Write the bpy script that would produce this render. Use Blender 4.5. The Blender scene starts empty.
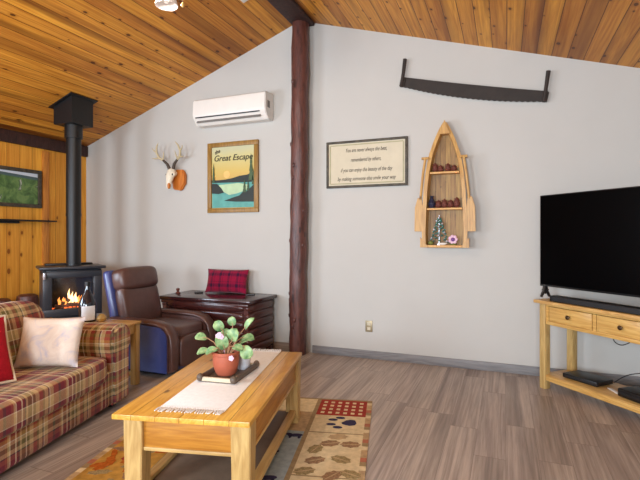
import bpy, bmesh, math, random
from mathutils import Vector, Matrix, Euler, noise as mnoise
random.seed(7)
C = bpy.context.scene.collection
PI = math.pi
def R(a): return math.radians(a)
def S(r, g, b):
    f = lambda v: (v/255)/12.92 if v/255 <= .04045 else ((v/255+.055)/1.055)**2.4
    return (f(r), f(g), f(b), 1.0)

# ------------------------------------------------------------------ materials
class NT:
    def __init__(s, name):
        s.m = bpy.data.materials.new(name); s.m.use_nodes = True
        s.t = s.m.node_tree; s.n = s.t.nodes; s.l = s.t.links
        s.b = s.n['Principled BSDF']
    def add(s, typ, **kw):
        n = s.n.new(typ)
        for k, v in kw.items(): setattr(n, k, v)
        return n
    def put(s, sock, v):
        if isinstance(v, bpy.types.NodeSocket): s.l.new(v, sock)
        else: sock.default_value = v
    def math(s, op, a, b=0.0, c=None, clamp=False):
        n = s.add('ShaderNodeMath', operation=op); n.use_clamp = clamp
        s.put(n.inputs[0], a); s.put(n.inputs[1], b)
        if c is not None: s.put(n.inputs[2], c)
        return n.outputs[0]
    def mix(s, f, a, b, bt='MIX'):
        n = s.add('ShaderNodeMix', data_type='RGBA', blend_type=bt)
        s.put(n.inputs[0], f); s.put(n.inputs[6], a); s.put(n.inputs[7], b)
        return n.outputs[2]
    def ramp(s, f, stops, interp='LINEAR'):
        n = s.add('ShaderNodeValToRGB'); r = n.color_ramp; r.interpolation = interp
        while len(r.elements) < len(stops): r.elements.new(.5)
        for e, (p, c) in zip(r.elements, stops): e.position = p; e.color = c if len(c) == 4 else (*c, 1)
        s.put(n.inputs[0], f); return n.outputs[0]
    def noise(s, vec, scale=5, detail=4, rough=.5, dist=0.0, out=0):
        n = s.add('ShaderNodeTexNoise'); s.put(n.inputs['Vector'], vec)
        n.inputs['Scale'].default_value = scale; n.inputs['Detail'].default_value = detail
        n.inputs['Roughness'].default_value = rough; n.inputs['Distortion'].default_value = dist
        return n.outputs[out]
    def coord(s, k='Object'): return s.add('ShaderNodeTexCoord').outputs[k]
    def sep(s, v):
        n = s.add('ShaderNodeSeparateXYZ'); s.put(n.inputs[0], v); return n.outputs
    def comb(s, x, y, z):
        n = s.add('ShaderNodeCombineXYZ')
        for i, v in enumerate((x, y, z)): s.put(n.inputs[i], v)
        return n.outputs[0]
    def bump(s, h, strength=.3, dist=.01):
        n = s.add('ShaderNodeBump'); n.inputs['Strength'].default_value = strength; n.inputs['Distance'].default_value = dist
        s.put(n.inputs['Height'], h); s.l.new(n.outputs[0], s.b.inputs['Normal'])
    def done(s, col=None, rough=None, metal=None, spec=None):
        if col is not None: s.put(s.b.inputs['Base Color'], col)
        if rough is not None: s.put(s.b.inputs['Roughness'], rough)
        if metal is not None: s.put(s.b.inputs['Metallic'], metal)
        if spec is not None: s.put(s.b.inputs['Specular IOR Level'], spec)
        return s.m

def plain(name, col, rough=.5, metal=0, var=.12, scale=12, bump=0, spec=.5, bscale=80):
    t = NT(name); co = t.coord()
    n = t.noise(co, scale, 5, .6)
    dark = tuple(c*(1-var) for c in col[:3])+(1,); lite = tuple(min(1, c*(1+var)) for c in col[:3])+(1,)
    c = t.ramp(n, [(.3, dark), (.7, lite)])
    if bump: t.bump(t.noise(co, bscale, 3), bump, .004)
    return t.done(c, rough, metal, spec)

def wood(name, light, dark, along='Y', across='X', board=None, knots=0.0, rough=.45, vary=.25, gap=.02, scale=1.0, knotcol=None, spec=.4, streak=1.0, boardlen=None, bumpy=.15, gapcol=None, stretch=.8, dirt=None):
    t = NT(name); o = t.sep(t.coord()); ix = {'X': 0, 'Y': 1, 'Z': 2}
    al, ac = o[ix[along]], o[ix[across]]
    th = o[3-ix[along]-ix[across]]
    rnd = None
    if board:
        q = t.math('DIVIDE', ac, board); idx = t.math('FLOOR', q); fr = t.math('FRACT', q)
        w = t.add('ShaderNodeTexWhiteNoise', noise_dimensions='1D'); t.put(w.inputs['W'], idx)
        rnd = w.outputs['Value']; shift = t.math('MULTIPLY', rnd, 17.3)
        if boardlen:
            q2 = t.math('DIVIDE', t.math('ADD', al, t.math('MULTIPLY', rnd, boardlen*3.7)), boardlen)
            fr2 = t.math('FRACT', q2)
            id2 = t.math('ADD', t.math('MULTIPLY', t.math('FLOOR', q2), 7.31), t.math('MULTIPLY', idx, 1.77))
            w2 = t.add('ShaderNodeTexWhiteNoise', noise_dimensions='1D'); t.put(w2.inputs['W'], id2)
            rnd = w2.outputs['Value']; shift = t.math('MULTIPLY', rnd, 17.3)
        al2 = t.math('ADD', al, shift)
    else: al2 = al
    v = t.comb(t.math('MULTIPLY', ac, 9*scale), t.math('MULTIPLY', al2, stretch*scale), t.math('MULTIPLY', th, 9*scale))
    if rnd is not None:
        v = t.comb(t.math('ADD', t.math('MULTIPLY', ac, 9*scale), shift), t.math('MULTIPLY', al2, stretch*scale), t.math('MULTIPLY', th, 9*scale))
    n1 = t.noise(v, 1.2, 3, .5, .5)
    rings = t.math('FRACT', t.math('MULTIPLY', n1, 7.0))
    rings = t.math('ABSOLUTE', t.math('SUBTRACT', rings, .5))
    n2 = t.noise(v, 6, 6, .7, .2)
    f = t.math('ADD', t.math('MULTIPLY', rings, .7*streak), t.math('MULTIPLY', n2, .75), clamp=True)
    col = t.ramp(f, [(.15, dark), (.75, light)])
    if rnd is not None:
        br = t.math('ADD', t.math('MULTIPLY', rnd, vary*2), 1-vary)
        hs = t.add('ShaderNodeHueSaturation'); t.put(hs.inputs['Value'], br); t.put(hs.inputs['Color'], col)
        hs.inputs['Saturation'].default_value = 1; t.put(hs.inputs['Hue'], t.math('ADD', t.math('MULTIPLY', rnd, .012), .494))
        col = hs.outputs[0]
    if dirt:
        dn = t.noise(v, .55, 3, .6, .2)
        col = t.mix(t.math('MULTIPLY', t.math('MULTIPLY', t.math('SUBTRACT', dn, .48), 5.0, clamp=True), dirt[1]), col, dirt[0])
    if knots > 0:
        bw = board or .12
        kv = t.comb(t.math('DIVIDE', ac, bw), t.math('DIVIDE', al2, bw*1.7), 0.0)
        vo = t.add('ShaderNodeTexVoronoi', voronoi_dimensions='2D'); t.put(vo.inputs['Vector'], kv); vo.inputs['Scale'].default_value = 1
        vc = t.sep(vo.outputs['Color'])
        on = t.math('LESS_THAN', vc[0], knots)
        size = t.math('ADD', t.math('MULTIPLY', vc[1], .09), .035)
        k = t.math('DIVIDE', vo.outputs['Distance'], size)
        halo = t.math('MULTIPLY', t.math('SUBTRACT', 1.0, t.math('DIVIDE', k, 2.4), clamp=True), on)
        core = t.math('MULTIPLY', t.math('LESS_THAN', k, 1.0), on)
        kc = knotcol or tuple(c*.25 for c in dark[:3])+(1,)
        col = t.mix(t.math('MULTIPLY', halo, .75), col, tuple(c*.7 for c in dark[:3])+(1,))
        col = t.mix(t.math('MULTIPLY', core, .8), col, kc)
    if board and gap > 0:
        e = t.math('LESS_THAN', t.math('ABSOLUTE', t.math('SUBTRACT', fr, .5)), .5-gap/2)
        if boardlen:
            e2 = t.math('LESS_THAN', t.math('ABSOLUTE', t.math('SUBTRACT', fr2, .5)), .5-.0015)
            e = t.math('MULTIPLY', e, e2)
        col = t.mix(e, gapcol or tuple(c*.3 for c in dark[:3])+(1,), col)
        t.bump(e, .35, .004)
    elif bumpy: t.bump(n2, bumpy, .003)
    return t.done(col, rough, 0, spec)

def plaid(name, ustops, vstops, pu, pv, balance=.5, fuzz=.25, rough=.95, weave=140):
    t = NT(name); uv = t.sep(t.coord('UV'))
    fu = t.math('FRACT', t.math('DIVIDE', uv[0], pu)); fv = t.math('FRACT', t.math('DIVIDE', uv[1], pv))
    cu = t.ramp(fu, ustops, 'CONSTANT'); cv = t.ramp(fv, vstops, 'CONSTANT')
    w = t.math('FRACT', t.math('MULTIPLY', t.math('ADD', uv[0], uv[1]), weave))
    w = t.math('ADD', t.math('MULTIPLY', t.math('GREATER_THAN', w, .5), .3), balance-.15)
    c = t.mix(w, cu, cv)
    n = t.noise(t.coord('UV'), 60, 4, .6)
    c = t.mix(fuzz, c, t.ramp(n, [(.3, (.25, .25, .25, 1)), (.7, (1, 1, 1, 1))]), 'MULTIPLY')
    t.bump(t.noise(t.coord('UV'), 300, 2), .25, .002)
    t.b.inputs['Sheen Weight'].default_value = .15
    return t.done(c, rough, 0, .2)

def glow(name, col, strength):
    t = NT(name); t.b.inputs['Emission Color'].default_value = col; t.b.inputs['Emission Strength'].default_value = strength
    return t.done(col, .5)

PINE_L, PINE_D = S(226, 158, 68), S(176, 100, 28)
M = {}
M['ceil'] = wood('ceiling pine boards', S(220, 154, 60), S(160, 88, 24), 'Y', 'X', .135, .3, .42, .2, .045, .8, S(70, 32, 14), spec=.25, stretch=.35, streak=.7, dirt=(S(96, 42, 16), .9))
M['wallpine'] = wood('wall pine boards', S(238, 174, 68), S(200, 124, 34), 'Z', 'Y', .16, .26, .45, .14, .02, .8, S(122, 64, 22), spec=.25, stretch=.5, streak=.7, dirt=(S(150, 80, 26), .5))
M['pinetrim'] = wood('orange stained pine', S(206, 134, 56), S(160, 92, 32), 'Z', 'Y', None, .2, .45)
M['floor'] = wood('grey brown floor planks', S(206, 190, 178), S(112, 98, 90), 'Y', 'X', .18, 0, .4, .13, .010, 1.0, spec=.4, boardlen=1.22, gapcol=S(112, 98, 90), stretch=.28, streak=.45, dirt=(S(98, 84, 76), .7))
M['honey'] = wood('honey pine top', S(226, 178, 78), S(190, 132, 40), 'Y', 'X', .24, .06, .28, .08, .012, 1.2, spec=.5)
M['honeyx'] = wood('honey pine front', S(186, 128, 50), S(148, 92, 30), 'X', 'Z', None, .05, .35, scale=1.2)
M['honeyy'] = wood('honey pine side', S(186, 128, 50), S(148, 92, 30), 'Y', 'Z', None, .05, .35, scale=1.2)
M['pale'] = wood('pale pine', S(200, 168, 108), S(158, 122, 68), 'Z', 'X', None, .06, .4, scale=1.2)
M['palex'] = wood('pale pine rail', S(200, 168, 108), S(158, 122, 68), 'X', 'Z', None, .04, .4, scale=1.2)
M['paley'] = wood('pale pine long rail', S(212, 176, 112), S(180, 140, 80), 'Y', 'Z', None, .04, .4, scale=1.2)
M['standx'] = wood('stand pine', S(214, 174, 106), S(178, 132, 68), 'X', 'Y', .12, .08, .35, .07, .01, 1.2)
M['standf'] = wood('stand pine drawer', S(212, 170, 98), S(176, 126, 60), 'X', 'Z', None, .06, .35, scale=1.2)
M['shelfpan'] = plain('brown shelf panel', S(112, 94, 78), .6, var=.1, scale=20)
M['paint'] = plain('greige wall paint', S(190, 187, 181), .75, var=.015, scale=3, bump=.04, bscale=250, spec=.2)
M['basebrown'] = wood('brown baseboard', S(140, 118, 98), S(104, 84, 68), 'X', 'Z', None, 0, .5)
M['base'] = wood('grey baseboard', S(134, 132, 132), S(100, 98, 100), 'X', 'Z', None, 0, .5, scale=1)
def bark(name, light, dark, rough=.38):
    t = NT(name); co = t.coord(); o = t.sep(co)
    v = t.comb(t.math('MULTIPLY', o[0], 12), t.math('MULTIPLY', o[1], 12), t.math('MULTIPLY', o[2], 2.5))
    n = t.noise(v, 2.2, 7, .65, .6)
    vo = t.add('ShaderNodeTexVoronoi'); t.put(vo.inputs['Vector'], t.comb(t.math('MULTIPLY', o[0], 8), t.math('MULTIPLY', o[1], 8), t.math('MULTIPLY', o[2], 3))); vo.inputs['Scale'].default_value = 1
    k = t.math('LESS_THAN', vo.outputs['Distance'], .16)
    c = t.ramp(n, [(.3, dark), (.55, light), (.8, tuple(min(1, q*1.6) for q in light[:3])+(1,))])
    c = t.mix(t.math('MULTIPLY', k, .7), c, tuple(q*.4 for q in dark[:3])+(1,))
    t.bump(n, .5, .02)
    return t.done(c, rough, 0, .5)
M['log'] = bark('dark varnished log', S(94, 54, 46), S(50, 26, 24))
M['beam'] = bark('dark beam', S(62, 34, 28), S(34, 18, 16), .7)
M['black'] = plain('black metal', S(17, 17, 19), .45, .1, var=.1)
M['stove'] = plain('charcoal stove enamel', S(56, 58, 64), .34, .2, var=.08)
M['stovein'] = plain('dark firebox', S(20, 18, 18), .8)
M['tv'] = plain('black plastic', S(12, 12, 14), .4, var=.05)
M['screen'] = plain('black screen glass', S(2, 2, 3), .3, var=.02, spec=.06)
M['white'] = plain('white plastic', S(226, 220, 212), .4, var=.02)
M['whitegrey'] = plain('grey plastic', S(120, 116, 112), .5, var=.04)
M['leather'] = plain('dark brown leather', S(82, 54, 48), .36, var=.2, scale=9, bump=.25, spec=.6)
M['leather_daylit'] = plain('leather side with painted blue daylight', S(50, 64, 122), .32, var=.12, scale=6, bump=.12, spec=.8)  # blue daylight reflected by the recliner's sides is put into this colour
M['mahog'] = wood('dark mahogany boards', S(74, 34, 30), S(38, 17, 17), 'X', 'Z', None, .1, .24, scale=1.0, spec=.6)
M['mahogtop'] = wood('dark mahogany lid', S(66, 32, 30), S(36, 17, 17), 'X', 'Y', .15, .05, .2, .1, .02, 1.0, spec=.6)
M['mahogy'] = wood('dark mahogany log siding', S(88, 42, 34), S(46, 20, 18), 'Y', 'Z', None, .1, .3, scale=1.0, spec=.6)
M['terra'] = plain('terracotta', S(176, 92, 66), .55, var=.1)
M['glaze'] = plain('pale grey glazed pot', S(196, 196, 200), .3, var=.05)
M['soil'] = plain('soil', S(46, 34, 26), .95, var=.3, scale=60)
def leafmat():
    t = NT('fleshy green leaf'); n = t.noise(t.coord(), 30, 3)
    c = t.ramp(n, [(.3, S(66, 116, 68)), (.7, S(168, 196, 138))])
    t.b.inputs['Subsurface Weight'].default_value = .0
    return t.done(c, .45)
M['leaf'] = leafmat(); M['petiole'] = plain('reddish stalk', S(176, 130, 96), .5); M['petal'] = plain('pale pink petal', S(226, 186, 204), .6)
M['tray'] = plain('dark weathered tray wood', S(92, 78, 66), .5, var=.3, scale=18)
M['runner'] = plain('cream woven cotton', S(240, 241, 242), .95, var=.05, scale=40, bump=.3, bscale=300, spec=.1)
def cl(*a): return S(*a)
cr, mar, rus, oli, cha, tan_, gol = cl(232, 220, 188), cl(122, 30, 46), cl(156, 76, 58), cl(112, 100, 54), cl(58, 52, 54), cl(206, 178, 128), cl(184, 134, 66)
M['plaid'] = plaid('red and tan plaid upholstery',
    [(0, mar), (.08, rus), (.12, tan_), (.15, cr), (.17, mar), (.25, cr), (.27, mar), (.30, cha), (.325, tan_), (.36, oli), (.43, cr), (.45, oli), (.50, tan_), (.57, rus), (.64, oli), (.67, tan_), (.74, cha), (.765, cr), (.785, tan_), (.85, rus), (.95, cha)],
    [(0, tan_), (.12, cr), (.14, mar), (.28, rus), (.36, cha), (.385, tan_), (.46, oli), (.54, tan_), (.60, cr), (.62, gol), (.69, rus), (.76, oli), (.83, mar), (.92, cr), (.94, tan_)], .42, .32)
rd, bk, pp = S(146, 18, 56), S(36, 16, 44), S(84, 18, 54)
M['buffalo'] = plaid('red and dark plaid wool', [(0, rd), (.38, pp), (.45, bk), (.62, pp), (.7, rd), (.85, bk), (.89, rd)], [(0, rd), (.38, bk), (.45, pp), (.52, bk), (.62, rd), (.8, bk), (.84, rd)], .13, .11)
M['beige'] = None
t = NT('pale marbled cotton'); n = t.noise(t.coord(), 7, 5, .6, 1.2)
M['beige'] = t.done(t.ramp(n, [(.3, S(184, 182, 200)), (.48, S(222, 206, 192)), (.62, S(230, 218, 206)), (.75, S(206, 172, 162))]), .9, 0, .2)
M['redfab'] = plain('deep red velvet', S(166, 22, 36), .9, var=.2, scale=60, bump=.4, spec=.2)
M['creamtrim'] = plain('cream cord', S(214, 196, 168), .9)
M['bone'] = plain('bleached bone', S(232, 222, 200), .6, var=.08, scale=40)
M['antler'] = plain('pale antler', S(188, 172, 136), .55, var=.15, scale=30)
M['antlerd'] = plain('dark antler base', S(72, 60, 50), .6, var=.2, scale=40)
M['plaque'] = wood('orange varnished plaque', S(206, 122, 44), S(150, 76, 22), 'Z', 'X', None, .05, .35)
M['canoe'] = wood('light varnished boat wood', S(202, 158, 92), S(162, 114, 56), 'Z', 'X', None, .05, .4, scale=1.2)
M['canoeback'] = wood('boat back boards', S(166, 128, 68), S(118, 84, 40), 'Z', 'X', .05, .1, .45, .15, .05, 1.2)
M['canoex'] = wood('boat shelf wood', S(220, 172, 104), S(184, 130, 66), 'X', 'Y', None, 0, .4)
M['ink'] = plain('dark brown ink', S(58, 48, 40), .8)
M['cream'] = plain('aged cream board', S(202, 191, 166), .7, var=.06, scale=5)
M['frame'] = plain('distressed dark frame', S(70, 62, 50), .6, var=.55, scale=22)
M['framew'] = wood('brown frame wood', S(158, 120, 58), S(112, 78, 34), 'Z', 'X', None, 0, .4)
M['saw'] = plain('rusted dark steel', S(42, 34, 29), .65, .1, var=.25, scale=14)
M['sawh'] = plain('dark wooden handle', S(42, 33, 28), .6, var=.2)
M['brass'] = plain('bronze plate', S(158, 142, 112), .4, .5)
M['knob'] = plain('antique bronze knob', S(84, 66, 48), .35, .8)
M['cable'] = plain('black cable rubber', S(24, 24, 26), .6)
M['paper'] = plain('white paper', S(222, 220, 214), .8, var=.02)
M['bottle'] = plain('dark bottle glass', S(16, 22, 34), .1, var=.05, spec=.7)
M['label'] = plain('white label', S(222, 224, 228), .6, var=.03)
M['gold'] = plain('mottled golden glaze', S(176, 144, 84), .35, var=.4, scale=25)
M['silver'] = plain('brushed silver', S(190, 190, 196), .3, .8)
M['fringe'] = M['runner']
M['darkred'] = plain('dark red and brown cones', S(104, 52, 40), .7, var=.4, scale=40)
M['teal'] = plain('teal glitter', S(70, 120, 112), .3, .3, var=.5, scale=60)
M['navy'] = plain('dark navy ceramic', S(36, 40, 62), .3)
M['violet'] = plain('violet petals', S(122, 72, 138), .6, var=.3)
M['moss'] = plain('olive moss', S(108, 112, 52), .9, var=.4, scale=50)
M['shade'] = None
t = NT('frosted ribbed glass'); t.b.inputs['Transmission Weight'].default_value = .4
t.b.inputs['Emission Color'].default_value = S(255, 240, 225); t.b.inputs['Emission Strength'].default_value = .12
M['shade'] = t.done(S(226, 218, 214), .35)
M['bulb'] = glow('lit bulb', S(255, 226, 180), 30)
M['flame'] = glow('gas flame', (1.0, .34, .07, 1), 1.6)
M['flamecore'] = glow('gas flame core', (1.0, .66, .30, 1), 2.6)
M['ember'] = glow('glowing ember', (1.0, .16, .03, 1), 1.2)
M['charlog'] = plain('charred ceramic log', S(104, 74, 58), .9, var=.5, scale=25)
t = NT('thin stove glass'); M['glass'] = t.m
tr = t.add('ShaderNodeBsdfTransparent'); gl = t.add('ShaderNodeBsdfGlossy'); gl.inputs['Roughness'].default_value = .08
mx = t.add('ShaderNodeMixShader'); mx.inputs[0].default_value = .06
t.l.new(tr.outputs[0], mx.inputs[1]); t.l.new(gl.outputs[0], mx.inputs[2]); t.l.new(mx.outputs[0], t.n['Material Output'].inputs[0])

# ------------------------------------------------------------------ mesh builder
class MB:
    def __init__(s): s.bm = bmesh.new(); s.mats = []
    def mi(s, m):
        if m not in s.mats: s.mats.append(m)
        return s.mats.index(m)
    def merge(s, b, mat=None, xf=None):
        if xf is not None: b.transform(xf)
        if mat is not None:
            i = s.mi(mat)
            for f in b.faces: f.material_index = i
        me = bpy.data.meshes.new('tmp'); b.to_mesh(me); b.free(); s.bm.from_mesh(me); bpy.data.meshes.remove(me); return s
    def box(s, c, d, bev=0, rot=None, mat=None, seg=2):
        b = bmesh.new(); bmesh.ops.create_cube(b, size=1); b.transform(Matrix.Diagonal((*d, 1)))
        if bev: bmesh.ops.bevel(b, geom=b.edges[:], offset=bev, segments=seg, affect='EDGES', profile=.5)
        x = Matrix.Translation(c)
        if rot: x = x @ Euler(rot).to_matrix().to_4x4()
        return s.merge(b, mat, x)
    def taper(s, c, d, top, mat=None, bev=0):           # box whose top is scaled
        b = bmesh.new(); bmesh.ops.create_cube(b, size=1)
        for v in b.verts:
            k = top if v.co.z > 0 else 1
            v.co = Vector((v.co.x*d[0]*k, v.co.y*d[1]*k, v.co.z*d[2]))
        if bev: bmesh.ops.bevel(b, geom=b.edges[:], offset=bev, segments=2, affect='EDGES')
        return s.merge(b, mat, Matrix.Translation(c))
    def prism(s, poly, h, xf=None, mat=None, bev=0):    # polygon in XY extruded along +Z by h
        b = bmesh.new(); vs = [b.verts.new((x, y, 0)) for x, y in poly]; f = b.faces.new(vs)
        r = bmesh.ops.extrude_face_region(b, geom=[f])
        for v in r['geom']:
            if isinstance(v, bmesh.types.BMVert): v.co.z += h
        bmesh.ops.recalc_face_normals(b, faces=b.faces[:])
        if bev: bmesh.ops.bevel(b, geom=[e for e in b.edges if e.calc_face_angle(0) > .6], offset=bev, segments=2, affect='EDGES')
        return s.merge(b, mat, xf)
    def lathe(s, prof, seg=24, xf=None, mat=None, cap=True):
        b = bmesh.new(); rings = []
        for r, z in prof:
            rings.append([b.verts.new((r*math.cos(2*PI*i/seg), r*math.sin(2*PI*i/seg), z)) for i in range(seg)])
        for a, c in zip(rings, rings[1:]):
            for i in range(seg): b.faces.new((a[i], a[(i+1) % seg], c[(i+1) % seg], c[i]))
        if cap:
            b.faces.new(rings[0][::-1]); b.faces.new(rings[-1])
        bmesh.ops.recalc_face_normals(b, faces=b.faces[:])
        return s.merge(b, mat, xf)
    def tube(s, pts, rad, seg=8, mat=None, xf=None, squash=1):
        b = bmesh.new(); pts = [Vector(p) for p in pts]
        if not isinstance(rad, (list, tuple)): rad = [rad]*len(pts)
        up = Vector((0, 0, 1)); rings = []; n = None
        for i, p in enumerate(pts):
            d = (pts[min(i+1, len(pts)-1)]-pts[max(i-1, 0)]).normalized()
            if n is None:
                n = d.cross(up)
                if n.length < .1: n = d.cross(Vector((1, 0, 0)))
            n = (n-d*n.dot(d)).normalized(); m = d.cross(n)
            rings.append([b.verts.new(p+(n*math.cos(2*PI*k/seg)+m*math.sin(2*PI*k/seg)*squash)*rad[i]) for k in range(seg)])
        for a, c in zip(rings, rings[1:]):
            for k in range(seg): b.faces.new((a[k], a[(k+1) % seg], c[(k+1) % seg], c[k]))
        b.faces.new(rings[0][::-1]); b.faces.new(rings[-1])
        bmesh.ops.recalc_face_normals(b, faces=b.faces[:])
        return s.merge(b, mat, xf)
    def ball(s, c, r, mat=None, sub=2, rot=None):
        b = bmesh.new(); bmesh.ops.create_icosphere(b, subdivisions=sub, radius=1)
        if not isinstance(r, (list, tuple)): r = (r, r, r)
        x = Matrix.Translation(c)
        if rot: x = x @ Euler(rot).to_matrix().to_4x4()
        return s.merge(b, mat, x @ Matrix.Diagonal((*r, 1)))
    def pillow(s, w, h, t, xf=None, mat=None, n=16, pinch=.06, wr=0.0, seed=0):
        b = bmesh.new(); g = {}
        for sd in (1, -1):
            for i in range(n+1):
                for j in range(n+1):
                    u, v = 2*i/n-1, 2*j/n-1
                    edge = i in (0, n) or j in (0, n)
                    if edge and (i, j, 1) in g: g[(i, j, sd)] = g[(i, j, 1)]; continue
                    k = ((1-abs(u)**3)*(1-abs(v)**3))**.55
                    x = u*w/2*(1-pinch*(1-abs(v)**2)*abs(u)**3); y = v*h/2*(1-pinch*(1-abs(u)**2)*abs(v)**3)
                    z = sd*t/2*k
                    if wr and not edge: z += wr*mnoise.noise(Vector((x*9+seed, y*9, sd*2.0)))*k
                    g[(i, j, sd)] = b.verts.new((x, y, z))
            for i in range(n):
                for j in range(n):
                    q = [g[(i, j, sd)], g[(i+1, j, sd)], g[(i+1, j+1, sd)], g[(i, j+1, sd)]]
                    b.faces.new(q if sd > 0 else q[::-1])
        return s.merge(b, mat, xf)
    def super(s, c, d, e=.35, mat=None, rot=None, nu=28, nv=16):   # rounded cushion (superellipsoid)
        b = bmesh.new(); P = lambda x, p: math.copysign(abs(x)**p, x); rows = []
        for j in range(1, nv):
            ph = -PI/2+PI*j/nv
            rows.append([b.verts.new((d[0]/2*P(math.cos(ph), e)*P(math.cos(2*PI*i/nu), e), d[1]/2*P(math.cos(ph), e)*P(math.sin(2*PI*i/nu), e), d[2]/2*P(math.sin(ph), e))) for i in range(nu)])
        for a, q in zip(rows, rows[1:]):
            for i in range(nu): b.faces.new((a[i], a[(i+1) % nu], q[(i+1) % nu], q[i]))
        b.faces.new(rows[0][::-1]); b.faces.new(rows[-1])
        x = Matrix.Translation(c)
        if rot: x = x @ Euler(rot).to_matrix().to_4x4()
        return s.merge(b, mat, x)
    def build(s, name, mat=None, parent=None, smooth=35, uv=False, loc=None, rot=None):
        me = bpy.data.meshes.new(name); s.bm.to_mesh(me); s.bm.free()
        for m in s.mats: me.materials.append(m)
        if mat is not None and not s.mats: me.materials.append(mat)
        if smooth:
            me.polygons.foreach_set('use_smooth', [True]*len(me.polygons)); me.set_sharp_from_angle(angle=R(smooth))
        if uv:
            L = me.uv_layers.new(name='UVMap')
            for p in me.polygons:
                n = p.normal; a = max(range(3), key=lambda i: abs(n[i]))
                for li in p.loop_indices:
                    co = me.vertices[me.loops[li].vertex_index].co
                    L.data[li].uv = [(co.y, co.z), (co.x, co.z), (co.y, co.x)][a]
        o = bpy.data.objects.new(name, me); C.objects.link(o)
        if parent: o.parent = parent
        if loc: o.location = loc
        if rot: o.rotation_euler = rot
        return o
def tag(o, label, cat, group=None, kind=None):
    o['label'] = label; o['category'] = cat
    if group: o['group'] = group
    if kind: o['kind'] = kind
    return o
def thing(name, label, cat, loc=(0, 0, 0), rz=0, group=None):
    o = bpy.data.objects.new(name, None); o.empty_display_size = .1; C.objects.link(o)
    o.location = loc; o.rotation_euler = (0, 0, R(rz)); return tag(o, label, cat, group)
def struct(o): o['kind'] = 'structure'; return o
XZ = Matrix(((1, 0, 0, 0), (0, 0, -1, 0), (0, 1, 0, 0), (0, 0, 0, 1)))   # polygon XY -> XZ, extrusion towards -Y
def XZat(x, y, z): return Matrix.Translation((x, y, z)) @ XZ
def text(name, s, size, parent, loc, mat, rot=(PI/2, 0, 0), shear=.3, align='CENTER', off=0):
    cu = bpy.data.curves.new(name, 'FONT'); cu.body = s; cu.size = size; cu.shear = shear; cu.align_x = align; cu.extrude = .0008; cu.offset = off
    cu.materials.append(mat); f_ = bpy.data.objects.new('tmp', cu); C.objects.link(f_); bpy.context.view_layer.update()
    me = bpy.data.meshes.new_from_object(f_.evaluated_get(bpy.context.evaluated_depsgraph_get())); me.name = name
    bpy.data.objects.remove(f_); bpy.data.curves.remove(cu)
    o = bpy.data.objects.new(name, me); C.objects.link(o); o.parent = parent; o.location = loc; o.rotation_euler = rot
    return o

# ------------------------------------------------------------------ room shell
WY, LX, RX, NY = 4.8, -5.51, 1.9, -2.8
zl = lambda x: 2.58+.362*(x+5.51)
zr = lambda x: 2.796+.303*(1.093-x)
RIDGE = -2.19
struct(MB().box(((LX+RX)/2, (WY+NY)/2, -.05), (RX-LX+.4, WY-NY+.4, .1)).build('floor', M['floor'], smooth=0))
gable = [(LX-.15, 0), (RX+.15, 0), (RX+.15, zr(RX+.15)+.02), (RIDGE, zl(RIDGE)+.02), (LX-.15, zl(LX-.15)+.02)]
struct(MB().prism(gable, .12, XZat(0, WY+.12, 0)).build('wall_back', M['paint'], smooth=0))
# rear wall (behind the viewpoint) with two window openings
rear = MB(); holes = [(-3.9, -2.5), (-.9, .7)]
def rearprism(x0, x1, z0, ztop):
    xs = [x0]+([RIDGE] if x0 < RIDGE < x1 else [])+[x1]
    zt = (lambda x: (zl(x) if x <= RIDGE else zr(x))+.02) if ztop is None else (lambda x: ztop)
    rear.prism([(x0, z0), (x1, z0)]+[(x, zt(x)) for x in reversed(xs)], .12, XZat(0, NY, 0))
e = [LX-.15, -3.9, -2.5, -.9, .7, RX+.15]
for i in range(5):
    if i in (1, 3): rearprism(e[i], e[i+1], 0, .9); rearprism(e[i], e[i+1], 2.2, None)
    else: rearprism(e[i], e[i+1], 0, None)
struct(rear.build('wall_front', M['paint'], smooth=0))
# left wall: pine boards, window opening behind the sofa
lw = MB(); w0, w1, h0, h1 = -.9, 1.5, .95, 2.1
T = zl(LX)
for y0, y1, z0, z1 in [(NY, w0, 0, T), (w1, WY, 0, T), (w0, w1, 0, h0), (w0, w1, h1, T)]:
    lw.box((LX-.06, (y0+y1)/2, (z0+z1)/2), (.12, y1-y0, z1-z0))
struct(lw.build('wall_left', M['wallpine'], smooth=0))
struct(MB().box((RX+.06, (WY+NY)/2, zr(RX)/2), (.12, WY-NY, zr(RX))).build('wall_right', M['paint'], smooth=0))
# ceiling slopes in their own tilted frames
def slope(name, x0, z0, x1, z1):
    L = math.hypot(x1-x0, z1-z0); a = math.atan2(z1-z0, x1-x0)
    o = MB().box((L/2, (WY-NY)/2, .05), (L, WY-NY+.2, .1)).build(name, M['ceil'], smooth=0)
    o.location = (x0, NY, z0); o.rotation_euler = (0, -a, 0); return struct(o)
slope('ceiling', LX-.15, zl(LX-.15), RIDGE, zl(RIDGE))
slope('ceiling', RIDGE, zl(RIDGE), RX+.15, zr(RX+.15))
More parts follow.
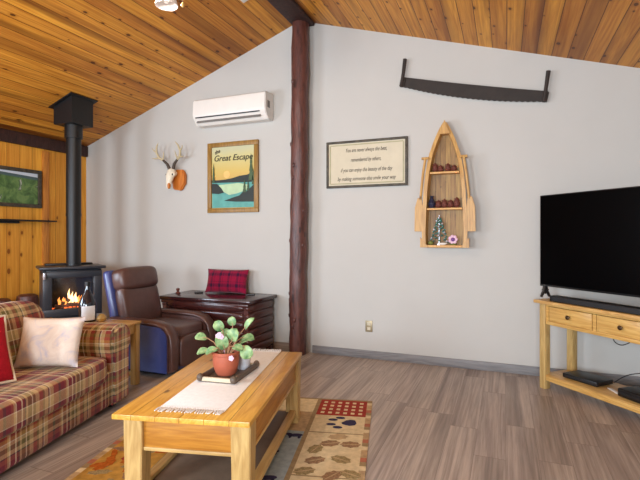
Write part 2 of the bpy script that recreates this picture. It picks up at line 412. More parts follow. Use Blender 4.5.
# windows: frame, muntins
def window(name, c, w, h, axis):
    m = MB(); fw = .06
    def bar(u, z, du, dz):
        m.box((c[0]+(u if axis == 'X' else 0), c[1]+(u if axis == 'Y' else 0), c[2]+z), ((du, .08, dz) if axis == 'X' else (.08, du, dz)))
    bar(0, h/2-fw/2, w, fw); bar(0, -h/2+fw/2, w, fw); bar(-w/2+fw/2, 0, fw, h-2*fw); bar(w/2-fw/2, 0, fw, h-2*fw); bar(0, 0, .04, h-2*fw)
    o = struct(m.build(name, M['white'], smooth=0))
    p = MB(); p.box(c, (w-2*fw, .006, h-2*fw) if axis == 'X' else (.006, w-2*fw, h-2*fw)); p.build('pane', M['glass'], o, smooth=0)
window('window_1', (LX-.06, .3, 1.525), 2.4, 1.15, 'Y')
window('window_2', (-3.2, NY-.06, 1.55), 1.4, 1.3, 'X')
window('window_3', (-.1, NY-.06, 1.55), 1.6, 1.3, 'X')
struct(MB().box(((-2.03+RX)/2, WY-.008, .043), (RX+2.03, .016, .086), .004).build('baseboard_back', M['base']))
struct(MB().box(((-2.25+LX)/2, WY-.008, .043), (-2.25-LX, .016, .086), .004).build('baseboard_back_left', M['basebrown']))
struct(MB().box((LX+.012, 4.17, zl(LX)/2-.08), (.024, .085, zl(LX)-.17), .003).build('trim_1', M['pinetrim']))
# log post, ridge beam, wall beam
def logtube(p0, p1, r, n, amp, seed, seg=20):
    m = MB(); p0, p1 = Vector(p0), Vector(p1)
    pts = [p0.lerp(p1, i/n) for i in range(n+1)]
    m.tube(pts, [r*(1+amp*mnoise.noise(Vector((i*.55, seed, 0)))) for i in range(n+1)], seg)
    for v in m.bm.verts:
        v.co += Vector((mnoise.noise(v.co*4+Vector((seed, 0, 0))), mnoise.noise(v.co*4+Vector((0, seed, 9))), 0))*.012
    return m
o = logtube((-2.165, 4.685, .0), (-2.128, 4.685, 3.70), .097, 40, .12, 3.1)
for k in range(14):                                      # branch stubs
    z = random.uniform(.2, 3.5); a = random.uniform(-PI, 0)
    o.ball((-2.165+.01*z+.088*math.cos(a), 4.685+.088*math.sin(a), z), (.022, .022, .034), sub=1)
struct(o.build('log_post', M['log'], smooth=60)); bpy.data.objects['log_post']['label'] = 'dark varnished knotty log post holding up the ridge beam'
struct(MB().box((-2.115, (NY+WY)/2, 3.76), (.235, WY-NY-.02, .14), .012).build('ridge_beam', M['beam']))
struct(MB().box((LX+.025, (NY+WY)/2, 2.508), (.05, WY-NY-.02, .15), .012).build('wall_beam', M['beam']))

# ------------------------------------------------------------------ coffee table, runner, tray, plant
TC, TR = (-1.545, 2.339), 13.5
t = thing('coffee_table', 'honey pine coffee table with thick pale legs standing on the patchwork rug', 'table', (*TC, .008), TR)
TW, TL, TZ = .675, 1.27, .472
m = MB()
for i, (x0, x1) in enumerate([(-TW/2, -.12), (-.119, .119), (.12, TW/2)]):
    m.box(((x0+x1)/2, 0, TZ-.0125), (x1-x0, TL, .025), .003)
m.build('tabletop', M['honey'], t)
lx, ly, ox = TW/2-.072, TL/2-.072, .02
for sx in (-1, 1):
    for sy in (-1, 1):
        MB().taper((ox+sx*lx, sy*ly, (TZ-.026)/2), (.084, .084, TZ-.026), 1.14, bev=.004).build('leg', M['pale'], t)
for sy in (-1, 1):
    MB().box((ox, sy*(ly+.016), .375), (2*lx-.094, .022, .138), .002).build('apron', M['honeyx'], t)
    MB().box((ox, sy*(ly+.018), .300), (2*lx-.094, .03, .018), .004).build('apron_bead', M['palex'], t)
for sx in (-1, 1):
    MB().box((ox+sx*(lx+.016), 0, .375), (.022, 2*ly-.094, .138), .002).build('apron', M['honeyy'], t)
    MB().box((ox+sx*(lx+.018), 0, .300), (.03, 2*ly-.094, .018), .004).build('apron_bead', M['paley'], t)
    MB().box((ox+sx*(lx+.005), 0, .075), (.042, 2*ly-.085, .04), .003).build('shelf_rail', M['paley'], t)
m = MB(); m.box((ox, 0, .07), (2*lx-.04, 2*ly-.06, .016), .001).build('shelf', M['shelfpan'], t)
ZT = .008+TZ
def tloc(x, y, z=0): a = R(TR); return (TC[0]+x*math.cos(a)-y*math.sin(a), TC[1]+x*math.sin(a)+y*math.cos(a), ZT+z)
t = thing('table_runner', 'cream woven runner with knotted fringe lying along the coffee table', 'table runner', tloc(.015, .045), TR)
m = MB(); m.box((0, 0, .002), (.335, 1.15, .003), .001); m.build('cloth', M['runner'], t)
for e in (-1, 1):
    m = MB()
    for i in range(26):
        x = -.163+.326*i/25; j = random.uniform(-.007, .007)
        m.tube([(x, e*.573, .004), (x+j*.5, e*.598, .0055), (x+j, e*.627-e*random.uniform(0, .012), .0045)], [.0035, .0048, .0026], 5)
        m.ball((x, e*.558, .0045), (.0035, .004, .0025), sub=1)
    m.build('fringe', M['fringe'], t)['kind'] = 'stuff'
t = thing('serving_tray', 'dark carved wooden tray on the cream runner under the potted plant', 'tray', tloc(.005, .035, .0042), TR-6)
MB().box((0, 0, .006), (.225, .34, .012), .002).build('tray_base', M['tray'], t)
for s_ in (-1, 1):
    MB().box((s_*.105, 0, .020), (.022, .35, .03), .006, (0, s_*.3, 0)).build('tray_rim', M['tray'], t)
    MB().box((0, s_*.166, .017), (.20, .020, .024), .006).build('tray_rim', M['cream'], t)
    for q in (-1, 1): MB().ball((s_*.104, q*.168, .024), (.021, .021, .024)).build('corner_knob', M['tray'], t)
PZ = .0042+.0125
t = thing('potted_plant', 'fleshy green leafed houseplant in a round terracotta pot on the tray', 'plant', tloc(-.005, .0, PZ), TR)
m = MB(); m.lathe([(.052, 0), (.062, .012), (.075, .055), (.079, .09), (.078, .118), (.083, .122), (.083, .138), (.074, .138), (.071, .112), (.0, .112)], 28, cap=False); m.build('pot', M['terra'], t)
MB().lathe([(.0, .118), (.072, .114)], 20, cap=False).build('soil', M['soil'], t)
def leafmesh(m, base, tip, wid, nrm):
    base, tip = Vector(base), Vector(tip); d = tip-base; L = d.length; d.normalize(); n = Vector(nrm); n = (n-d*n.dot(d)).normalized(); s = d.cross(n)
    b = bmesh.new(); rows = []; K = 8
    for i in range(K+1):
        u = i/K; w = wid*.5*math.sqrt(max(0, 1-(2*u-1)**2))*(.85+.3*u); c = base+d*(L*u)+n*(-.18*L*(2*u-1)**2)
        rows.append([[b.verts.new(c+s*(w*q)+n*(abs(q)*w*.25+o)) for q in (-1, -.5, 0, .5, 1)] for o in (.0016, -.0016)])
    for a, c in zip(rows, rows[1:]):
        for k in range(4):
            b.faces.new((a[0][k], a[0][k+1], c[0][k+1], c[0][k])); b.faces.new((a[1][k+1], a[1][k], c[1][k], c[1][k+1]))
        b.faces.new((a[0][0], c[0][0], c[1][0], a[1][0])); b.faces.new((a[0][4], a[1][4], c[1][4], c[0][4]))
    bmesh.ops.remove_doubles(b, verts=b.verts[:], dist=.0003); bmesh.ops.recalc_face_normals(b, faces=b.faces[:])
    m.merge(b)
# leaf centres: (x right, y depth, z up from the soil rim, length, width, direction angle in the picture plane)
for x, y, z, L, w, a, tilt in [(-.150, -.02, .095, .075, .05, 170, .5), (-.060, .04, .150, .075, .062, 130, .2), (.020, .05, .178, .06, .052, 95, .2), (.125, .03, .172, .10, .038, 52, .4),
        (.055, -.03, .112, .085, .075, 70, .3), (.125, .02, .09, .085, .058, 5, .8), (.142, -.05, .022, .085, .075, -60, .1), (-.125, -.05, .018, .08, .05, 188, .8), (-.065, -.07, .03, .08, .052, 200, .9),
        (-.01, -.04, .07, .10, .075, 110, .6), (.02, .08, .08, .09, .07, 80, .4), (-.03, .09, .09, .08, .06, 120, .5), (.08, .09, .06, .08, .06, 30, .7), (.09, -.06, .05, .07, .05, -10, .9)]:
    d = Vector((math.cos(R(a)), -.15, math.sin(R(a)))); c = Vector((x, y, .125+z)); b0 = c-d*L/2
    m = MB(); leafmesh(m, b0, c+d*L/2, w, (0, -1, tilt*1.6+.2))
    lf = m.build('leaf', M['leaf'], t, smooth=80)
    root = Vector((x*.15, y*.15, .114)); mid = root.lerp(b0, .55)+Vector((0, 0, .02))
    MB().tube([root, mid, b0, b0+d*L*.4], [.0035, .003, .0026, .001], 6).build('stalk', M['petiole'], t)
for x, y, z in [(-.022, -.05, .118), (-.034, -.045, .108), (-.012, -.045, .106), (.062, -.085, -.008)]:
    m = MB()
    for k in range(5): m.ball((x+.009*math.cos(k*1.257), y, .125+z+.009*math.sin(k*1.257)), (.009, .004, .009), sub=1)
    m.tube([(x, y+.004, .125+z), (x*.6, y*.3, .12+z*.4), (x*.1, 0, .112)], .0016, 5)
    m.build('flower', M['petal'], t)
o = MB().lathe([(.034, 0), (.04, .01), (.047, .07), (.05, .1), (.046, .1), (.042, .02), (0, .02)], 24, cap=False).build('glazed_pot', M['glaze'], loc=tloc(.062, .125, PZ))
tag(o, 'small pale grey glazed pot on the tray beside the terracotta pot', 'pot')

# ------------------------------------------------------------------ rug
t = MB(); RW, RL = .80, 1.15
def patch(x0, x1, y0, y1, mat): t.box(((x0+x1)/2, (y0+y1)/2, .0035), (x1-x0, y1-y0, .007), mat=mat)
def fab(name, c, var=.15, scale=25): return plain(name, S(*c), .95, var=var, scale=scale, bump=.3, bscale=300, spec=.1)
RB, RT, RC, RBl, RG, RD, RGr = fab('rug beige', (218, 198, 158)), fab('rug tan', (184, 156, 118), .25), fab('rug brick red', (158, 62, 52)), fab('rug grey blue', (156, 168, 170)), fab('rug gold', (184, 140, 66), .3, 14), fab('rug divider', (156, 134, 100)), fab('rug brown grey', (160, 138, 114), .2)
RP = fab('rug faded red', (176, 110, 86))
RN, RBr, RO = fab('rug navy', (62, 58, 84)), fab('rug leaf brown', (150, 118, 88), .4, 90), fab('rug olive', (154, 134, 94), .4, 90)
for i in range(-23, 23):                                # striped border left and right
    y0, y1 = i*.05, (i+1)*.05; c = [RT, RP, RB, RT, RD][(i*7) % 5]
    patch(.762, .80, y0, y1, c); patch(-.80, -.762, y0, y1, c)
patch(-.762, .762, 1.128, 1.15, RD); patch(-.762, .762, -1.15, -1.128, RD)
cols = [(-.762, -.40, [(-1.128, -.62, RB), (-.62, -.05, RG), (-.05, .5, RG), (.5, .82, RB), (.82, 1.128, RC)]),
        (-.37, .0, [(-1.128, -.6, RC), (-.6, .0, RGr), (.0, .515, RBl), (.515, 1.128, RGr)]),
        (.0, .368, [(-1.128, -.55, RGr), (-.55, .43, RBl), (.43, .515, RBl), (.515, .86, RT), (.86, 1.128, RB)]),
        (.398, .762, [(-1.128, -.6, RG), (-.6, .52, RB), (.52, .815, RB)])]
for x0, x1, ps in cols:
    for y0, y1, c in ps: patch(x0, x1, y0, y1, c)
for y_ in (.515, -.05): t.box((.58, y_, .0038), (.364, .012, .0076), mat=RD)
patch(-.40, -.37, -1.128, 1.128, RD); patch(.368, .398, -1.128, 1.128, RD)
for i in range(13):                                    # red check patch
    for j in range(9): patch(.398+i*.028, .398+(i+1)*.028, .815+j*.03478, .815+(j+1)*.03478, RB if i % 2 and j % 2 else RC)
def blob(pts, mat, z=.0072, h=.0012): t.prism(pts, h, Matrix.Translation((0, 0, z)), mat)
def ell(cx, cy, a, b, rot=0, n=14, jag=0): return [(cx+math.cos(rot)*a*math.cos(k)*(1+jag*(-1)**i)-math.sin(rot)*b*math.sin(k)*(1+jag*(-1)**i), cy+math.sin(rot)*a*math.cos(k)*(1+jag*(-1)**i)+math.cos(rot)*b*math.sin(k)*(1+jag*(-1)**i)) for i, k in enumerate([2*PI*i/n for i in range(n)])]
blob([(.60, .69), (.63, .735), (.66, .75), (.69, .745), (.70, .72), (.705, .69), (.695, .66), (.66, .645), (.63, .655), (.605, .67)], RN)
for cx, cy in [(.585, .775), (.535, .735), (.53, .655), (.58, .61)]: blob(ell(cx, cy, .034, .02, 0), RN)
for cx, cy, rr, c in [(.56, .36, .3, RBr), (.69, .36, .1, RBr), (.50, .13, .5, RBr), (.65, .16, -.4, RO), (.48, .27, 1.2, RO), (.60, .46, .2, RT), (.46, .0, .4, RO), (.62, -.03, .9, RBr), (.72, .0, -.4, RO), (.5, -.2, .2, RBr), (.66, -.25, .5, RO), (.55, -.42, -.5, RBr)]:
    blob(ell(cx, cy, .062, .042, rr, 16, .09), c)
    blob(ell(cx+.0, cy, .07, .004, rr, 8), RT, .0078)
for cx, cy, s_ in [(.32, .445, 1), (.22, .2, 1), (.28, -.1, 1), (.12, -.3, 1)]:      # small bear shapes
    blob(ell(cx, cy, .05, .024, .2), RN); blob(ell(cx-.045, cy+.012, .02, .017), RN)
    for q in (-.03, .03): blob(ell(cx+q, cy-.025, .01, .022), RN)
random.seed(11)
RO2 = fab('rug orange leaf', (176, 96, 36), .3, 60)
for k in range(60):
    blob(ell(random.uniform(-.72, -.44), random.uniform(-.6, .46), random.uniform(.03, .07), random.uniform(.014, .03), random.uniform(0, 3), 14, .12), random.choice([RBr, RO, RC, RO2, RO2, RD, RBr]), .0072+k*.00003)
o = t.build('area_rug', None, smooth=0, loc=(-1.493, 2.242, .0005), rot=(0, 0, R(13.5)))
tag(o, 'patchwork lodge rug with paw print and leaf squares under the coffee table', 'rug')

# ------------------------------------------------------------------ sofa (x = depth, front at 0; y = along, far end at 0)
t = thing('sofa', 'red and tan plaid sofa with rolled arm standing beside the patchwork rug', 'sofa', (-2.785, 2.85, 0), 14.5)
SL = 2.1
MB().box((-.455, -SL/2, .18), (.87, SL-.34, .27), .025).build('sofa_base', M['plaid'], t, uv=True)
def arm(y0):
    pts = [(-.12, .045), (.10, .045), (.105, .44)]
    for k in range(15):
        a = R(-18+k*216/14); q_ = lambda v: math.copysign(abs(v)**.8, v); pts.append((-.005+.135*q_(math.cos(a)), .512+.128*q_(math.sin(a))))
    pts += [(-.12, .42)]
    m = MB(); mt = Matrix(((0, 0, 1, -.93), (1, 0, 0, y0), (0, 1, 0, 0), (0, 0, 0, 1)))
    m.prism(pts, .935, mt, bev=.022); return m.build('arm', M['plaid'], t, uv=True, smooth=50)
arm(-.125); arm(-SL+.125)
MB().super((-.38, -SL/2, .335), (.80, SL-.49, .20), .24, nu=40).build('seat_cushion', M['plaid'], t, uv=True, smooth=80)
MB().box((-.83, -SL/2, .40), (.18, SL-.26, .68), .05, (0, -.06, 0), seg=4).build('sofa_back', M['plaid'], t, uv=True)
for k in range(2):
    yl = (SL-.5)/2
    MB().super((-.62, -.245-yl*(k+.5), .60), (.30, yl+.01, .50), .52, rot=(0, -.24, 0)).build('back_cushion', M['plaid'], t, uv=True, smooth=80)
for x in (-.10, -.80):
    for y in (-.12, -SL+.12): MB().box((x, y, .022), (.06, .06, .044), .004).build('foot', M['black'], t)
def sw(x, y, z): a = R(14.5); return (-2.785+x*math.cos(a)-y*math.sin(a), 2.85+x*math.sin(a)+y*math.cos(a), z)
def throw(name, label, w, h, th, pos, yaw, lean, mat, uv=False, trim=None, roll=0, wr=.01, group=None):
    t = thing(name, label, 'cushion', pos, yaw)
    xf = Matrix.Rotation(-lean, 4, 'X') @ Matrix.Translation((0, 0, h/2)) @ Matrix.Rotation(PI/2, 4, 'X') @ Matrix.Rotation(roll, 4, 'Z')
    m = MB(); m.pillow(w, h, th, None, wr=wr, seed=len(label)); o = m.build('cover', mat, t, uv=uv, smooth=80); o.matrix_local = xf
    if trim:
        c = MB(); n = 40; pts = []
        for (a, b) in [((-1, -1), (1, -1)), ((1, -1), (1, 1)), ((1, 1), (-1, 1)), ((-1, 1), (-1, -1))]:
            for i in range(10):
                u, v = a[0]+(b[0]-a[0])*i/10, a[1]+(b[1]-a[1])*i/10
                pts.append((u*w/2*(1-.06*(1-abs(v)**2)), v*h/2*(1-.06*(1-abs(u)**2)), 0))
        c.tube(pts+[pts[0]], .009, 8); q = c.build('piping', trim, t); q.matrix_local = xf
    return t
throw('throw_pillow', 'pale beige marbled cushion leaning against the far arm of the plaid sofa', .42, .34, .13, sw(-.233, -.655, .442), 25, .36, M['beige'])
throw('throw_pillow', 'deep red velvet cushion with cream piping on the plaid sofa', .42, .40, .13, sw(-.285, -1.13, .446), 84, .30, M['redfab'], trim=M['creamtrim'])

# ------------------------------------------------------------------ end table, bottle, ornament
t = thing('end_table', 'narrow pale pine end table between the sofa arm and the recliner', 'table', (-2.985, 2.945, 0), 12)
EW, ED, EZ = .66, .29, .56
MB().box((-EW/2+.01, ED/2, EZ-.011), (EW, ED, .022), .003).build('tabletop', M['standx'], t)
for x in (-.03, -EW+.05):
    for y in (.035, ED-.035): MB().box((x, y, (EZ-.023)/2), (.058, .058, EZ-.023), .003).build('leg', M['pale'], t)
for y in (.035, ED-.035):
    MB().box((-EW/2+.01, y, EZ-.065), (EW-.13, .02, .075), .002).build('apron', M['palex'], t)
    MB().box((-EW/2+.01, y, .09), (EW-.13, .024, .035), .002).build('stretcher', M['palex'], t)
for x in (-.03, -EW+.05): MB().box((x, ED/2, EZ-.065), (.02, ED-.12, .075), .002).build('apron', M['paley'], t)
def elv(x, y, z=EZ): a = R(12); return (-2.985+x*math.cos(a)-y*math.sin(a), 2.945+x*math.sin(a)+y*math.cos(a), z)
t = thing('glass_bottle', 'dark glass bottle with a white label on the end table', 'bottle', elv(-.44, .17, EZ+.0005), 30)
MB().lathe([(.068, 0), (.072, .01), (.074, .13), (.070, .17), (.050, .225), (.028, .265), (.022, .29), (.022, .345), (.0, .345)], 28, cap=False).build('bottle_glass', M['bottle'], t)
m = MB(); b = bmesh.new(); n = 14
for i in range(n):
    a0, a1 = R(-115+i*90/n+5), R(-115+(i+1)*90/n+5)
    for r in (.0765,):
        b.faces.new([b.verts.new((r*math.cos(a), r*math.sin(a), z)) for a, z in ((a0, .02), (a1, .02), (a1, .145), (a0, .145))])
bmesh.ops.remove_doubles(b, verts=b.verts[:], dist=.0005)
rr = bmesh.ops.solidify(b, geom=b.faces[:], thickness=.001)
m.merge(b); m.build('label_paper', M['label'], t)
MB().lathe([(.0235, .315), (.0235, .352), (.0, .352)], 18, cap=False).build('cap', M['black'], t)
o = MB().lathe([(.022, 0), (.036, .012), (.042, .03), (.034, .052), (.018, .066), (.0, .07)], 20, cap=False).build('ornament', M['gold'], loc=elv(-.315, .19, EZ+.0005)); tag(o, 'small rounded golden brown ornament beside the bottle on the end table', 'ornament')

# ------------------------------------------------------------------ recliner (faces +x)
t = thing('recliner', 'dark brown leather recliner with a padded headrest in front of the chest', 'armchair', (-3.295, 3.735, 0), 0)
def sidepoly(pts, y, w, mat, name, bev=.02, smooth=45):
    m = MB(); m.prism(pts, w, Matrix(((1, 0, 0, 0), (0, 0, -1, y+w/2), (0, 1, 0, 0), (0, 0, 0, 1))), bev=bev); return m.build(name, mat, t, smooth=smooth)
def armprof(x0, x1, z0, z1, r):
    p = [(x0, z0), (x1, z0)]
    for k in range(9): a = R(k*90/8); p.append((x1-r+r*math.cos(a), z1-r+r*math.sin(a)))
    return p+[(x0, z1+.02)]
for sy in (-1, 1):
    sidepoly(armprof(-.36, .44, .05, .49, .13), sy*.29, .12, M['leather'], 'arm_panel')
    sidepoly(armprof(-.36, .415, .055, .475, .12), sy*.354, .012, M['leather_daylit'], 'side_panel', bev=.003)  # thin outer skin carrying the painted daylight blue
    # padded strip wrapping over the top and down the front
    m = MB(); pts = [(-.30, 0, .505), (-.1, 0, .505), (.12, 0, .502), (.27, 0, .495), (.375, 0, .468), (.437, 0, .40), (.455, 0, .30), (.452, 0, .16), (.445, 0, .07)]
    m.tube([(x, sy*.29, z) for x, _, z in pts], [.055, .064, .066, .066, .066, .065, .064, .06, .05], 14, squash=.42); m.build('arm_pad', M['leather'], t, smooth=80)
MB().box((.05, 0, .19), (.76, .46, .28), .03, seg=3).build('seat_base', M['leather_daylit'], t)
MB().super((.10, 0, .37), (.66, .46, .18), .35).build('seat_cushion', M['leather'], t, smooth=80)
MB().super((.44, 0, .22), (.09, .45, .30), .4).build('footrest', M['leather'], t, smooth=80)
MB().box((-.325, 0, .60), (.09, .60, .76), .035, (0, -.22, 0), seg=3).build('back_shell', M['leather_daylit'], t)
MB().super((-.245, 0, .62), (.16, .52, .46), .42, rot=(0, -.22, 0)).build('back_cushion', M['leather'], t, smooth=80)
MB().super((-.305, 0, .875), (.23, .53, .24), .45, rot=(0, -.22, 0)).build('headrest', M['leather'], t, smooth=80)
MB().box((0, 0, .025), (.6, .5, .05), .008).build('chair_base', M['black'], t)

# ------------------------------------------------------------------ chest with half-log sides, cushion and small items on top
t = thing('storage_chest', 'dark mahogany log sided chest standing against the white wall', 'chest', (-3.06, 4.46, 0), 0)
CW, CD, CZ = 1.2, .62, .643
MB().box((0, -.005, CZ-.02), (CW, CD, .04), .008).build('lid', M['mahogtop'], t)
MB().box((0, -.29, CZ-.058), (CW-.06, .02, .035), .008).build('lid_moulding', M['mahog'], t)
for sx in (-1, 1):
    m = MB(); z = .07; H_ = (.60-.07)/6
    for k in range(6): m.super((sx*.545, -.005, z+H_*(k+.5)), (.085, .575, H_*1.04), .62, nu=20, nv=12)
    m.box((sx*.535, -.005, .335), (.05, .55, .52)); m.build('side_logs', M['mahogy'], t, smooth=60)
m = MB(); 
for k in range(6): m.super((0, -.27, .07+H_*(k+.5)), (1.03, .07, H_*1.04), .5, nu=20, nv=12)
m.box((0, -.255, .335), (1.02, .04, .52)); m.build('front_logs', M['mahog'], t, smooth=60)
MB().box((0, .26, .335), (1.02, .03, .52)).build('back_panel', M['mahog'], t)
for sx in (-1, 1):
    for y in (-.25, .25): MB().box((sx*.53, y, .035), (.07, .07, .07), .006).build('foot', M['mahog'], t)
throw('throw_pillow', 'red and black plaid cushion sitting on the dark log chest', .55, .29, .14, (-3.06, 4.60, CZ+.002), 4, .25, M['buffalo'], uv=True, roll=0)
o = MB().lathe([(.028, 0), (.03, .006), (.012, .02), (.02, .04), (.022, .055), (.0, .062)], 16, cap=False).build('figurine', M['darkred'], loc=(-3.6, 4.42, CZ+.0005)); tag(o, 'tiny dark figurine at the recliner end of the chest lid', 'figurine')
o = MB().lathe([(.05, 0), (.052, .003), (.052, .008), (.0, .008)], 20, cap=False).build('coaster', M['black'], loc=(-3.40, 4.55, CZ+.0005)); tag(o, 'flat black coaster on the chest between figurine and plaid cushion', 'coaster')
o = MB().box((0, 0, .006), (.10, .07, .012), .003).build('remote_control', M['tv'], loc=(-2.72, 4.60, CZ+.0005), rot=(0, 0, .3)); tag(o, 'small flat black remote on the chest by the log post', 'remote')

# ------------------------------------------------------------------ stove, flue
t = thing('gas_stove', 'charcoal freestanding stove with fire burning behind its glass', 'stove', (-4.715, 3.895, 0), -32)
# local x = towards the room (front), y = along the front
BW, BD = .60, .40; bz0, bz1 = .42, .935
m = MB()
m.box((-.02, 0, bz0+.02), (BD-.04, BW, .04), .005); m.box((-.02, 0, bz1-.03), (BD-.04, BW, .06), .005)
m.box((-BD/2+.015, 0, (bz0+bz1)/2), (.03, BW, bz1-bz0), .004)
for s_ in (-1, 1): m.box((-.02, s_*(BW/2-.02), (bz0+bz1)/2), (BD-.04, .04, bz1-bz0), .005)
m.build('stove_body', M['stove'], t)
m = MB(); X = BD/2-.025; fz0, fz1 = .50, .86
m.box((X, 0, .46), (.04, BW, .085), .008); m.box((X, 0, .885), (.04, BW, .075), .008)
for s_ in (-1, 1): m.box((X, s_*(BW/2-.045), .68), (.04, .09, .37), .006)
m.build('door_frame', M['stove'], t)
MB().box((X-.012, 0, .68), (.004, BW-.18, .36)).build('door_glass', M['glass'], t, smooth=0)
MB().box((0.0, 0, .96), (.47, .67, .032), .008).build('top_plate', M['stove'], t)
MB().box((-.165, 0, .987), (.12, .5, .02), .004).build('rear_shelf', M['black'], t)
MB().lathe([(.014, 0), (.02, .03), (.018, .07), (.0, .085)], 12, cap=False).build('handle', M['silver'], t, loc=(.21, -.285, .84))
MB().box((.0, 0, .485), (.32, BW-.1, .02)).build('ember_bed', M['stovein'], t)
for p0, p1, r in [((.06, -.17, .515), (.05, .17, .52), .026), ((.0, -.13, .53), (.02, .18, .55), .024), ((.09, -.1, .55), (-.02, .02, .59), .02), ((.09, .14, .55), (-.01, .04, .585), .02)]:
    MB().tube([p0, tuple((a+b)/2+.006 for a, b in zip(p0, p1)), p1], [r, r*1.1, r*.9], 10).build('ceramic_log', M['charlog'], t)
random.seed(5)
for k in range(9):
    y = -.13+.28*k/8+random.uniform(-.012, .012); h = random.uniform(.05, .10)+(.08 if 2 < k < 6 else 0); x = random.uniform(.02, .08)
    MB().tube([(x, y, .535), (x, y+.008, .535+h*.3), (x-.004, y-.006, .535+h*.65), (x, y+.004, .535+h)], [.012, .019, .011, .001], 8).build('flame', M['flamecore'] if 3 <= k <= 5 else M['flame'], t, smooth=80)
for k in range(10): MB().ball((random.uniform(.05, .12), -.2+.4*k/9, .503), (.018, .022, .010), sub=1).build('ember', M['ember'], t)
MB().taper((-.02, 0, .21), (.34, .42, .40), .8, bev=.01).build('pedestal', M['stove'], t)
MB().box((0, 0, .012), (.46, .5, .024), .004).build('foot_plate', M['stove'], t)
t = thing('stove_pipe', 'tall black stove pipe rising from the stove into the ceiling box', 'stove pipe', (-4.70, 3.92, 0), 0)
MB().lathe([(.078, .977), (.078, 1.60), (.0, 1.60)], 28, cap=False).build('lower_pipe', M['black'], t)
MB().lathe([(.083, 1.55), (.083, 1.585)], 28).build('pipe_collar', M['black'], t)
MB().lathe([(.0, 1.58), (.080, 1.58), (.080, 2.62), (.0, 2.62)], 28, cap=False).build('upper_pipe', M['black'], t)
MB().lathe([(.096, 2.46), (.096, 2.62)], 28).build('pipe_collar', M['black'], t)
t = thing('ceiling_support_box', 'square black flue support box where the stove pipe meets the pine ceiling', 'flue box', (-4.70, 3.92, 0), 0)
b = MB(); hb = .145; zz0 = 2.61
bmx = bmesh.new(); lo = [bmx.verts.new((x, y, zz0)) for x, y in ((-hb, -hb), (hb, -hb), (hb, hb), (-hb, hb))]; hi = [bmx.verts.new((x, y, zl(-4.70+x)-.012)) for x, y in ((-hb, -hb), (hb, -hb), (hb, hb), (-hb, hb))]
bmx.faces.new(lo[::-1]); bmx.faces.new(hi)
for i in range(4): bmx.faces.new((lo[i], lo[(i+1) % 4], hi[(i+1) % 4], hi[i]))
b.merge(bmx); b.build('box_shell', M['black'], t, smooth=0)
fl_ = MB().box((0, 0, 0), (.385, .37, .010), .002).build('trim_flange', M['black'], t, loc=(0, 0, zl(-4.70)-.0065), rot=(0, -math.atan(.362), 0))

# dark round-topped log ends by the pine wall
for i, (x, y, h, lab) in enumerate([(-5.27, 3.765, .635, 'dark brown upright log by the pine wall, next to the stove'), (-5.27, 3.44, .62, 'dark brown upright log by the pine wall, partly hidden behind the sofa back')]):
    o = MB().lathe([(.112, 0), (.118, .02), (.114, h*.5), (.118, h-.07), (.108, h-.025), (.08, h-.006), (0, h)], 24, cap=False).build('firewood_log', M['log'], loc=(x, y, 0)); tag(o, lab, 'log')

# ------------------------------------------------------------------ things on the left wall
t = thing('framed_photo', 'dark framed aerial photo of green fields on the pine wall', 'picture', (LX+.001, 3.62, 1.91), 90)
# local x runs along -y... rotated so that local -y faces the room
PW, PH = .97, .475
for s_ in (-1, 1):
    MB().box((0, -.018, s_*(PH/2-.022)), (PW, .03, .044), .004).build('frame', M['frame'], t)
    MB().box((s_*(PW/2-.022), -.018, 0), (.044, .03, PH-.09), .004).build('frame', M['frame'], t)
q = NT('aerial landscape print'); o_ = q.sep(q.coord()); nn = q.noise(q.coord(), 7, 5, .6, .8)
land = q.ramp(nn, [(.3, S(40, 62, 34)), (.48, S(78, 112, 58)), (.6, S(110, 140, 78)), (.66, S(70, 96, 60)), (.72, S(196, 196, 186)), (.75, S(88, 116, 70))])
f = q.math('GREATER_THAN', q.math('ADD', o_[2], q.math('MULTIPLY', o_[0], .05)), .135); f2 = q.math('GREATER_THAN', q.math('ADD', o_[2], q.math('MULTIPLY', o_[0], .05)), .17)
land = q.mix(f, land, S(70, 92, 96)); land = q.mix(f2, land, S(206, 214, 226)); q.done(land, .35)
MB().box((0, -.008, 0), (PW-.07, .01, PH-.07)).build('photo_print', q.m, t, smooth=0)
t = thing('wall_shelf', 'thin black ledge mounted on the pine wall below the framed photo', 'shelf', (LX+.001, 3.6, 1.5), 90)
MB().box((-.05, -.06, .01), (1.4, .12, .018), .003).build('ledge', M['black'], t)
MB().box((-.25, -.03, -.013), (.9, .05, .03), .006).build('ledge_rail', M['black'], t)

# ------------------------------------------------------------------ things on the back wall
y0 = WY-.001
t = thing('air_conditioner', 'white split air conditioner high on the wall beside the log post', 'air conditioner', (-3.028, y0, 2.667), 0)
AW, AH, AD = 1.0, .31, .21
prof = [(0, 0), (0, AH), (-.16, AH), (-.195, AH-.025), (-.205, .12), (-.19, .075), (-.12, .0)]
m = MB(); m.prism(prof, AW, Matrix(((0, 0, 1, -AW/2), (1, 0, 0, 0), (0, 1, 0, 0), (0, 0, 0, 1))), bev=.008); m.build('casing', M['white'], t, smooth=30)
MB().box((-.015, -.196, .082), (AW-.12, .022, .014), .002, (.3, 0, 0)).build('vent_slot', M['tv'], t)
MB().box((-.015, -.166, .044), (AW-.12, .012, .05), .003, (-.72, 0, 0)).build('louver', M['whitegrey'], t)
MB().box((-.015, -.172, .028), (AW-.14, .006, .008), .001, (-.72, 0, 0)).build('louver_edge', M['white'], t)
MB().box((AW/2+.001, -.12, .17), (.003, .06, .08), .001).build('end_grille', M['whitegrey'], t)

